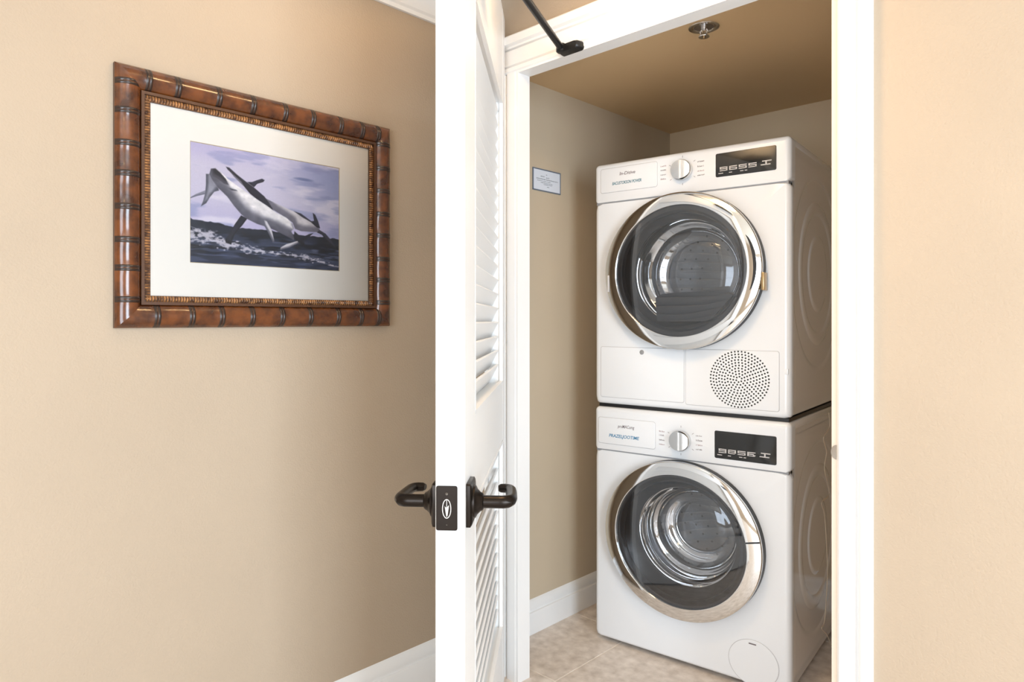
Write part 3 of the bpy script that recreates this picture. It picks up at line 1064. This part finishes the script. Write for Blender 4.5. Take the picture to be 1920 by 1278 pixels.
LENH, LENV = FY1 - FY0, FZ1 - FZ0
NODES = {
    3: [v - FZ0 for v in (1.2485, 1.3218, 1.3876, 1.4647, 1.5417, 1.6126, 1.6884, 1.7555)],
    1: [v - FZ0 for v in (1.2544, 1.3236, 1.3878, 1.4603, 1.5262, 1.5971, 1.6663, 1.7404)],
    2: [v - FY0 for v in (0.5700, 0.6365, 0.7366, 0.8266, 0.9174, 1.0015, 1.0913, 1.165, 1.2220)],
    0: [v - FY0 for v in (0.5888, 0.6693, 0.7434, 0.8237, 0.908, 0.9932, 1.0824, 1.1608, 1.2230)],
}


def half_round(t, bulge=1.0):
    """t 0..1 across the moulding -> height out of the wall"""
    return 0.012 + 0.019 * bulge * math.sin(PI * min(max(t, 0), 1)) ** 0.6


for side in range(4):
    Ls = LENH if side in (0, 2) else LENV
    # flat wooden backing with mitred ends
    rb = MB()
    o0 = [fl(0, 0, 0.001, side), fl(Ls, 0, 0.001, side), fl(Ls - BW, BW, 0.001, side), fl(BW, BW, 0.001, side)]
    o1 = [fl(0, 0, 0.012, side), fl(Ls, 0, 0.012, side), fl(Ls - BW, BW, 0.012, side), fl(BW, BW, 0.012, side)]
    rb.loops([o0, o1], True, True, True)
    ro = rb.build('frame_rail', M['frame_back'], pf, smooth=False)
    nds = NODES[side]
    cuts = [0.0] + nds + [Ls]
    for i in range(len(cuts) - 1):
        a, c = cuts[i], cuts[i + 1]
        first, last = i == 0, i == len(cuts) - 2
        sg = MB()
        NA, NC = 8, 12
        grid = []
        for q in range(NC + 1):
            t = q / NC
            row = []
            ac = t * BW
            lo = ac if first else a
            hi = Ls - ac if last else c
            lo = max(lo, ac if a < BW else a)
            hi = min(hi, Ls - ac if c > Ls - BW else c)
            for p in range(NA + 1):
                s = p / NA
                al = lo + (hi - lo) * s
                # slight swelling next to the nodes
                end = min(s, 1 - s) * (hi - lo)
                sw = 1.0 + 0.10 * math.exp(-(end / 0.010) ** 2) if not ((first and s < 0.5) or (last and s > 0.5)) else 1.0
                row.append(sg.bm.verts.new(fl(al, ac, half_round(t, sw), side)))
            grid.append(row)
        for q in range(NC):
            for p in range(NA):
                try:
                    sg.bm.faces.new((grid[q][p], grid[q][p + 1], grid[q + 1][p + 1], grid[q + 1][p]))
                except ValueError:
                    pass
        sg.build('bamboo_segment', M['bamboo'], ro, angle=50)
    for nd_ in nds:
        ng = MB()
        rings = []
        for da, bl in ((-0.0072, 1.04), (-0.0050, 1.15), (-0.0020, 1.17), (0.0, 1.03), (0.0020, 1.17), (0.0050, 1.15), (0.0072, 1.04)):
            ring = []
            for q in range(13):
                t = q / 12
                al = nd_ + da
                ac = t * BW
                ac = min(ac, al, Ls - al)
                ring.append(fl(al, ac, half_round(ac / BW, bl) + 0.0004, side))
            rings.append(ring)
        ng.loops(rings, False)
        ng.build('bamboo_node', M['bamboo_node'], ro, angle=60)
# inner slip and ribbed border
SL0, SL1 = BW, 0.077
ins = MB()
for side in range(4):
    Ls = LENH if side in (0, 2) else LENV
    for a, b_, z0, z1 in ((SL0 - 0.001, SL0 + 0.006, 0.002, 0.020), (SL0 + 0.006, SL1, 0.002, 0.0135)):
        o0 = [fl(a, a, z0, side), fl(Ls - a, a, z0, side), fl(Ls - b_, b_, z0, side), fl(b_, b_, z0, side)]
        o1 = [fl(a, a, z1, side), fl(Ls - a, a, z1, side), fl(Ls - b_, b_, z1, side), fl(b_, b_, z1, side)]
        ins.loops([o0, o1], True, True, True)
ins.build('inner_slip', M['frame_back'], pf, smooth=False)
rb = MB()
for side in range(4):
    Ls = LENH if side in (0, 2) else LENV
    a = SL0 + 0.0075
    al = a + 0.006
    while al < Ls - a - 0.006:
        w = 0.0052
        c0, c1 = SL0 + 0.0062, SL1 - 0.0010
        rings = []
        for ac in (c0, c0 + 0.003, (c0 + c1) / 2, c1 - 0.003, c1):
            t = (ac - c0) / (c1 - c0)
            hgt = 0.0130 + 0.0062 * math.sin(PI * (0.08 + 0.84 * t))
            rings.append([fl(al + w * 0.5 * math.cos(q), ac, 0.0130 + (hgt - 0.0130) * math.sin(q), side) for q in (0, PI / 4, PI / 2, 3 * PI / 4, PI)])
        rb.loops(rings, False)
        al += 0.0066
tag(rb.build('ribbed_border', M['rib'], pf, angle=60), kind='stuff')
# mount with bevel-cut opening
my0, my1, mz0, mz1 = FY0 + SL1 - 0.002, FY1 - SL1 + 0.002, FZ0 + 0.056, FZ1 - 0.0620
iy0, iy1, iz0, iz1 = 0.671, 1.0975, 1.3439, 1.6483
mt = MB()
R4 = lambda y0, y1, z0, z1, x: [Vector((XL + x, y0, z0)) - PO, Vector((XL + x, y1, z0)) - PO, Vector((XL + x, y1, z1)) - PO, Vector((XL + x, y0, z1)) - PO]
mt.loops([R4(FY0 + 0.06, FY1 - 0.06, FZ0 + 0.06, FZ1 - 0.06, 0.0085), R4(iy0, iy1, iz0, iz1, 0.0085)])
mto = mt.build('mount', M['mat_board'], pf, smooth=False)
mb_ = MB()
mb_.loops([R4(iy0, iy1, iz0, iz1, 0.0086), R4(iy0 + 0.0016, iy1 - 0.0016, iz0 + 0.0016, iz1 - 0.0016, 0.0068)])
mb_.build('bevel_cut', M['mat_bevel'], mto, smooth=False)
gl = MB()
gl.bm.faces.new([gl.bm.verts.new(p) for p in R4(FY0 + 0.06, FY1 - 0.06, FZ0 + 0.06, FZ1 - 0.06, 0.0115)])
gl.build('picture_glass', M['picture_glass'], pf, smooth=False)

# the print: flat, coloured point by point (two breaching whales over a grey sea)
POLY = {
 'bodyA':[(0.126,0.795),(0.153,0.806),(0.186,0.778),(0.227,0.73),(0.279,0.689),(0.333,0.648),(0.395,0.602),(0.475,0.547),(0.54,0.493),(0.607,0.46),(0.65,0.411),(0.659,0.368),(0.641,0.344),(0.663,0.286),(0.659,0.263),(0.624,0.287),(0.574,0.313),(0.524,0.339),(0.475,0.359),(0.411,0.377),(0.348,0.41),(0.309,0.446),(0.264,0.511),(0.226,0.577),(0.189,0.621),(0.168,0.642),(0.131,0.71),(0.117,0.748)],
 'mouth':[(0.126,0.79),(0.153,0.801),(0.182,0.772),(0.215,0.728),(0.234,0.68),(0.204,0.685),(0.168,0.718),(0.135,0.736)],
 'flip1':[(0.097,0.745),(0.117,0.748),(0.135,0.711),(0.168,0.642),(0.175,0.623),(0.146,0.607),(0.12,0.557),(0.099,0.504),(0.068,0.473),(0.081,0.52),(0.092,0.582),(0.097,0.653)],
 'arm':[(0.092,0.607),(0.092,0.577),(0.046,0.554),(0.003,0.525),(0.003,0.531),(0.039,0.568)],
 'bodyB':[(0.216,0.83),(0.234,0.829),(0.272,0.791),(0.317,0.744),(0.379,0.699),(0.427,0.644),(0.459,0.613),(0.54,0.574),(0.624,0.539),(0.667,0.524),(0.754,0.476),(0.799,0.432),(0.845,0.393),(0.845,0.359),(0.781,0.356),(0.711,0.353),(0.667,0.369),(0.65,0.422),(0.599,0.464),(0.524,0.512),(0.459,0.586),(0.379,0.636),(0.317,0.697),(0.264,0.758)],
 'back':[(0.216,0.83),(0.238,0.825),(0.279,0.782),(0.333,0.736),(0.395,0.686),(0.459,0.624),(0.491,0.571),(0.524,0.501),(0.475,0.536),(0.411,0.589),(0.364,0.633),(0.333,0.679),(0.31,0.726),(0.272,0.765),(0.227,0.807)],
 'dorsal':[(0.348,0.729),(0.379,0.735),(0.411,0.758),(0.443,0.777),(0.46,0.768),(0.451,0.75),(0.411,0.726),(0.391,0.693),(0.371,0.708)],
 'leg':[(0.309,0.436),(0.348,0.415),(0.317,0.353),(0.271,0.275),(0.252,0.21),(0.248,0.179),(0.215,0.191),(0.211,0.216),(0.241,0.281),(0.271,0.357)],
 'flip2':[(0.443,0.424),(0.475,0.408),(0.507,0.337),(0.524,0.242),(0.516,0.225),(0.487,0.302),(0.459,0.363)],
 'fin2':[(0.795,0.533),(0.813,0.519),(0.835,0.46),(0.849,0.399),(0.826,0.402),(0.795,0.431),(0.777,0.451),(0.804,0.461)],
 'tailB':[(0.845,0.382),(0.891,0.353),(0.937,0.29),(0.976,0.219),(0.957,0.223),(0.9,0.286),(0.863,0.339),(0.826,0.357)],
 'dark1':[(0.799,0.347),(0.764,0.304),(0.728,0.271),(0.715,0.287),(0.764,0.332)],
 'paw':[(0.685,0.261),(0.693,0.245),(0.624,0.193),(0.565,0.168),(0.565,0.187),(0.607,0.224)],
 'dark2':[(0.663,0.347),(0.702,0.307),(0.737,0.244),(0.728,0.221),(0.676,0.26),(0.659,0.291)],
 'stripe2':[(0.658,0.528),(0.71,0.514),(0.763,0.472),(0.799,0.443),(0.781,0.446),(0.719,0.482)],
 'chin':[(0.226,0.658),(0.279,0.648),(0.287,0.639),(0.249,0.637)],
}
HOR = [(-0.1,0.37),(0.004,0.369),(0.067,0.353),(0.109,0.353),(0.189,0.346),(0.241,0.338),(0.302,0.325),(0.419,0.327),(0.524,0.328),(0.711,0.319),(0.994,0.314),(1.1,0.312)]
FOAM = [(-0.1,0.235),(0.011,0.232),(0.116,0.235),(0.211,0.175),(0.302,0.18),(0.34,0.147),(0.419,0.145),(0.54,0.135),(0.667,0.126),(0.827,0.096),(0.938,0.059),(1.1,0.03)]
NU, NV = 360, 260
rng = np.random.RandomState(11)
UU, VV = np.meshgrid(np.linspace(0, 1, NU), np.linspace(0, 1, NV))


def vnoise(fu, fv, seed, oct_=4):
    r = np.random.RandomState(seed)
    out = np.zeros_like(UU)
    amp, tot = 1.0, 0.0
    for o in range(oct_):
        gu, gv = int(fu * 2 ** o) + 2, int(fv * 2 ** o) + 2
        g = r.rand(gv + 1, gu + 1)
        x = UU * (gu - 1)
        y = VV * (gv - 1)
        xi, yi = x.astype(int), y.astype(int)
        fx, fy = x - xi, y - yi
        fx, fy = fx * fx * (3 - 2 * fx), fy * fy * (3 - 2 * fy)
        a = g[yi, xi] * (1 - fx) + g[yi, xi + 1] * fx
        c = g[yi + 1, xi] * (1 - fx) + g[yi + 1, xi + 1] * fx
        out += amp * (a * (1 - fy) + c * fy)
        tot += amp
        amp *= 0.5
    return out / tot


def inside(poly):
    """signed distance to polygon, positive inside (in units of print height)"""
    asp = 1.40
    P = np.array(poly) * np.array([asp, 1.0])
    X, Y = UU * asp, VV
    ins_ = np.zeros(UU.shape, bool)
    dist = np.full(UU.shape, 9.0)
    for i in range(len(P)):
        (x0, y0), (x1, y1) = P[i], P[(i + 1) % len(P)]
        cond = ((y0 > Y) != (y1 > Y))
        with np.errstate(divide='ignore', invalid='ignore'):
            xs = (x1 - x0) * (Y - y0) / ((y1 - y0) if y1 != y0 else 1e-9) + x0
        ins_ ^= cond & (X < xs)
        dx, dy = x1 - x0, y1 - y0
        t = np.clip(((X - x0) * dx + (Y - y0) * dy) / (dx * dx + dy * dy + 1e-12), 0, 1)
        dist = np.minimum(dist, np.hypot(X - x0 - t * dx, Y - y0 - t * dy))
    return np.where(ins_, dist, -dist)


def sst(x, a, b_):
    t = np.clip((x - a) / (b_ - a), 0, 1)
    return t * t * (3 - 2 * t)


def mixc(img, c, m_):
    c = np.array(c, float)
    return img * (1 - m_[..., None]) + c * m_[..., None]


c_top, c_mid, c_low = np.array([160, 163, 196.]), np.array([200, 192, 208.]), np.array([172, 170, 196.])
cl = vnoise(3, 10, 1, 5)
img = np.ones((NV, NU, 3)) * c_mid
img = mixc(img, (190, 182, 205), sst(0.62 - VV, 0, 0.25))
img = mixc(img, (140, 150, 190), sst(UU * 0.7 + VV * 0.6, 0.75, 1.25) * 0.75)
img = mixc(img, (218, 210, 220), sst(cl, 0.50, 0.72) * 0.75)
img = mixc(img, (140, 145, 180), sst(vnoise(4, 14, 2, 4), 0.55, 0.75) * 0.55)
img = mixc(img, (112, 122, 158), sst(1 - (((UU - 0.73) / 0.09) ** 2 + ((VV - 0.83) / 0.018) ** 2), 0, 1) * 0.75)
img = mixc(img, (176, 168, 204), sst(VV, 0.80, 1.0) * 0.6 * (1 - UU))
hor = np.interp(UU, [p[0] for p in HOR], [p[1] for p in HOR]) + (vnoise(40, 2, 5, 2) - 0.5) * 0.018
sea = sst(hor - VV, -0.004, 0.004)
sn = vnoise(7, 40, 6, 4)
seac = mixc(np.ones_like(img) * np.array([74, 80, 98.]), (42, 46, 58), sst(sn, 0.42, 0.62))
seac = mixc(seac, (112, 118, 142), sst(vnoise(10, 60, 7, 3), 0.58, 0.78) * 0.7)
seac = mixc(seac, (48, 52, 62), sst(VV, 0.20, 0.30) * 0.75)
seac = mixc(seac, (84, 92, 118), sst(0.16 - VV, 0, 0.16) * 0.45)
fy_ = np.interp(UU, [p[0] for p in FOAM], [p[1] for p in FOAM])
fth = np.interp(UU, [0, 0.15, 0.25, 0.38, 0.5, 0.8, 1.0], [0.075, 0.07, 0.045, 0.04, 0.02, 0.03, 0.012])
fn = vnoise(48, 70, 8, 4)
foam = sst(1 - np.abs(VV - fy_) / fth + (fn - 0.5) * 2.6, 0.15, 1.05)
seac = mixc(seac, (214, 206, 214), foam * 0.82)
img = img * (1 - sea[..., None]) + seac * sea[..., None]
AA = 0.004


def paint(key, base_c, edge_c, ew, light=(0, 0), noise=0.0, hi_c=None, hi_w=0.03):
    global img
    d = inside(POLY[key])
    m_ = sst(d, -AA, AA)
    dsh = np.roll(d, (int(ew * 260), int(ew * 130)), axis=(0, 1))     # the underside turned from the sky is darker
    col = mixc(np.ones_like(img) * np.array(base_c, float), edge_c, (1 - sst(dsh, -0.25 * ew, 0.75 * ew)) * 0.9 + 0.1 * (1 - sst(d, 0, ew)))
    if hi_c is not None:
        col = mixc(col, hi_c, sst(dsh + (vnoise(14, 14, 21, 3) - 0.5) * 0.05, hi_w * 0.4, hi_w))
    if noise:
        col = col * (1 + (vnoise(30, 30, hash(key) % 50 if False else len(key) * 7, 3) - 0.5)[..., None] * noise)
    img = img * (1 - m_[..., None]) + col * m_[..., None]


paint('arm', (140, 138, 150), (110, 110, 124), 0.01)
paint('dorsal', (66, 66, 80), (50, 50, 60), 0.015)
paint('bodyB', (206, 198, 200), (120, 116, 126), 0.045, noise=0.15)
paint('back', (62, 60, 72), (50, 48, 58), 0.015, noise=0.3)
paint('stripe2', (74, 72, 84), (60, 60, 70), 0.01)
paint('fin2', (60, 62, 74), (44, 46, 56), 0.012)
paint('tailB', (74, 74, 86), (54, 54, 64), 0.01)
paint('dark1', (56, 58, 68), (46, 48, 56), 0.01)
paint('leg', (64, 64, 74), (44, 44, 52), 0.02, noise=0.3)
paint('flip1', (150, 148, 158), (96, 96, 106), 0.03, noise=0.2)
paint('bodyA', (196, 190, 194), (104, 102, 112), 0.06, noise=0.2, hi_c=(226, 219, 219), hi_w=0.055)
paint('mouth', (58, 56, 64), (92, 90, 98), 0.02)
paint('chin', (90, 88, 96), (110, 108, 116), 0.006)
paint('flip2', (208, 202, 206), (110, 108, 118), 0.018)
paint('dark2', (58, 58, 68), (46, 46, 54), 0.012)
paint('paw', (206, 200, 204), (130, 126, 134), 0.015)
img = np.clip(img + (rng.rand(NV, NU, 1) - 0.5) * 6, 0, 255) / 255.0
img = np.clip((img - 0.5) * 1.22 + 0.445, 0.02, 1)
lin_img = np.where(img <= 0.04045, img / 12.92, ((img + 0.055) / 1.055) ** 2.4)
me = bpy.data.meshes.new('print')
ys = (iy0 - 0.002) + UU * (iy1 - iy0 + 0.004)
zs_ = (iz0 - 0.002) + VV * (iz1 - iz0 + 0.004)
co_ = np.stack([np.full(UU.shape, XL + 0.0066), ys, zs_], -1).reshape(-1, 3) - np.array(PO)
idx = np.arange(NU * NV).reshape(NV, NU)
fc = np.stack([idx[:-1, :-1], idx[:-1, 1:], idx[1:, 1:], idx[1:, :-1]], -1).reshape(-1, 4)
me.vertices.add(NU * NV)
me.vertices.foreach_set('co', co_.ravel())
me.loops.add(fc.size)
me.loops.foreach_set('vertex_index', fc.ravel())
me.polygons.add(len(fc))
me.polygons.foreach_set('loop_start', np.arange(len(fc)) * 4)
me.update()
at = me.color_attributes.new('paint', 'FLOAT_COLOR', 'POINT')
at.data.foreach_set('color', np.concatenate([lin_img.reshape(-1, 3), np.ones((NU * NV, 1))], 1).ravel())
pm_ = mat('print_paper', (0.5, 0.5, 0.5), 0.5)
n_, l_, b_ = nodes(pm_)
an = n_.new('ShaderNodeVertexColor')
an.layer_name = 'paint'
l_.new(an.outputs['Color'], b_.inputs['Base Color'])
me.materials.append(pm_)
pr = bpy.data.objects.new('print', me)
COL.objects.link(pr)
pr.parent = pf
pr['label'] = 'grey violet print of two whales leaping over a dark sea'

# ------------------------------------------------------------------ notice plate on the closet wall
SY0, SY1, SZ0, SZ1 = 1.952, 2.1185, 1.7045, 1.791
ns = empty('notice_plate', (XL, SY0, SZ0))
tag(ns, 'small pale blue notice plate with a dark rim on the closet wall', 'sign')
SO = Vector((XL, SY0, SZ0))
rim = MB()
R5 = lambda i, x: [Vector((XL + x, SY0 + i, SZ0 + i)) - SO, Vector((XL + x, SY1 - i, SZ0 + i)) - SO, Vector((XL + x, SY1 - i, SZ1 - i)) - SO, Vector((XL + x, SY0 + i, SZ1 - i)) - SO]
rim.loops([R5(0, 0.0003), R5(0, 0.004), R5(0.0035, 0.0045), R5(0.0045, 0.003)])
rim.build('rim', M['sign_rim'], ns, smooth=False)
fc_ = MB()
fc_.loops([R5(0.004, 0.0008), R5(0.004, 0.0030)], True, True, True)
fco = fc_.build('face', M['sign_face'], ns, smooth=False)
rnd = random.Random(4)
for z, y0, y1, h in ((0.0645, 0.078, 0.083, 0.006), (0.0555, 0.046, 0.066, 0.0045), (0.0525, 0.078, 0.096, 0.006), (0.0455, 0.020, 0.148, 0.0042), (0.0385, 0.026, 0.105, 0.0034), (0.032, 0.046, 0.118, 0.0034), (0.0265, 0.062, 0.114, 0.003), (0.0175, 0.084, 0.096, 0.004)):
    tx = MB()
    y = y0
    while y < y1:
        w = rnd.uniform(0.0016, 0.0034)
        hh = h * rnd.uniform(0.6, 1.0)
        tx.box(0.0030, 0.0033, y, y + 0.0008, z, z + hh)
        tx.box(0.0030, 0.0033, y, y + w, z + (hh - 0.0008) * rnd.choice((0, 0.5, 1)), z + 0.0008 + (hh - 0.0008) * 0.9)
        y += w + 0.0009
    tx.build('lettering', M['sign_ink'], fco, smooth=False)

# ------------------------------------------------------------------ sprinkler in the closet ceiling
sp_ = empty('sprinkler', (-1.048, 1.955, 2.117))
tag(sp_, 'chrome fire sprinkler set in a round cup in the closet ceiling', 'sprinkler')


def zl(prof, n=40, cx_=0, cy_=0):
    mb = MB()
    mb.loops([[(cx_ + r * math.cos(2 * PI * k / n), cy_ + r * math.sin(2 * PI * k / n), z) for k in range(n)] for r, z in prof])
    return mb


zl([(0.047, -0.0003), (0.047, -0.003), (0.044, -0.0042), (0.034, -0.0045), (0.031, -0.003), (0.0305, -0.0015)]).build('escutcheon', M['sprinkler'], sp_)
zl([(0.031, -0.0018), (0.020, -0.0012), (0.004, -0.0010), (0.0, -0.0010)]).build('cup', M['sprinkler_cup'], sp_)
zl([(0.010, -0.001), (0.010, -0.012), (0.007, -0.014), (0.006, -0.020), (0.0, -0.020)], 20).build('nozzle', M['sprinkler'], sp_)
for s in (-1, 1):
    fa = MB()
    fa.tube([(s * 0.010, 0, -0.009), (s * 0.0125, 0, -0.016), (s * 0.010, 0, -0.024), (s * 0.003, 0, -0.030)], 0.0022, 10)
    fa.build('yoke_arm', M['sprinkler'], sp_)
zl([(0.0, -0.0295), (0.016, -0.0295), (0.017, -0.031), (0.0165, -0.0322), (0.0, -0.0322)], 24).build('deflector', M['sprinkler'], sp_)
zl([(0.0, -0.032), (0.0028, -0.032), (0.0028, -0.037), (0.0, -0.0375)], 12).build('screw', M['brass'], sp_)

# small white fitting under the crown moulding
cf = empty('ceiling_fitting', (-1.665, 1.345, 2.32))
tag(cf, 'small white fitting hanging beside the crown moulding', 'fitting')
zl([(0.022, -0.0005), (0.022, -0.006), (0.014, -0.010), (0.008, -0.014), (0.008, -0.050), (0.013, -0.058), (0.013, -0.072), (0.007, -0.080), (0.0, -0.082)], 20).build('body', M['trim'], cf)
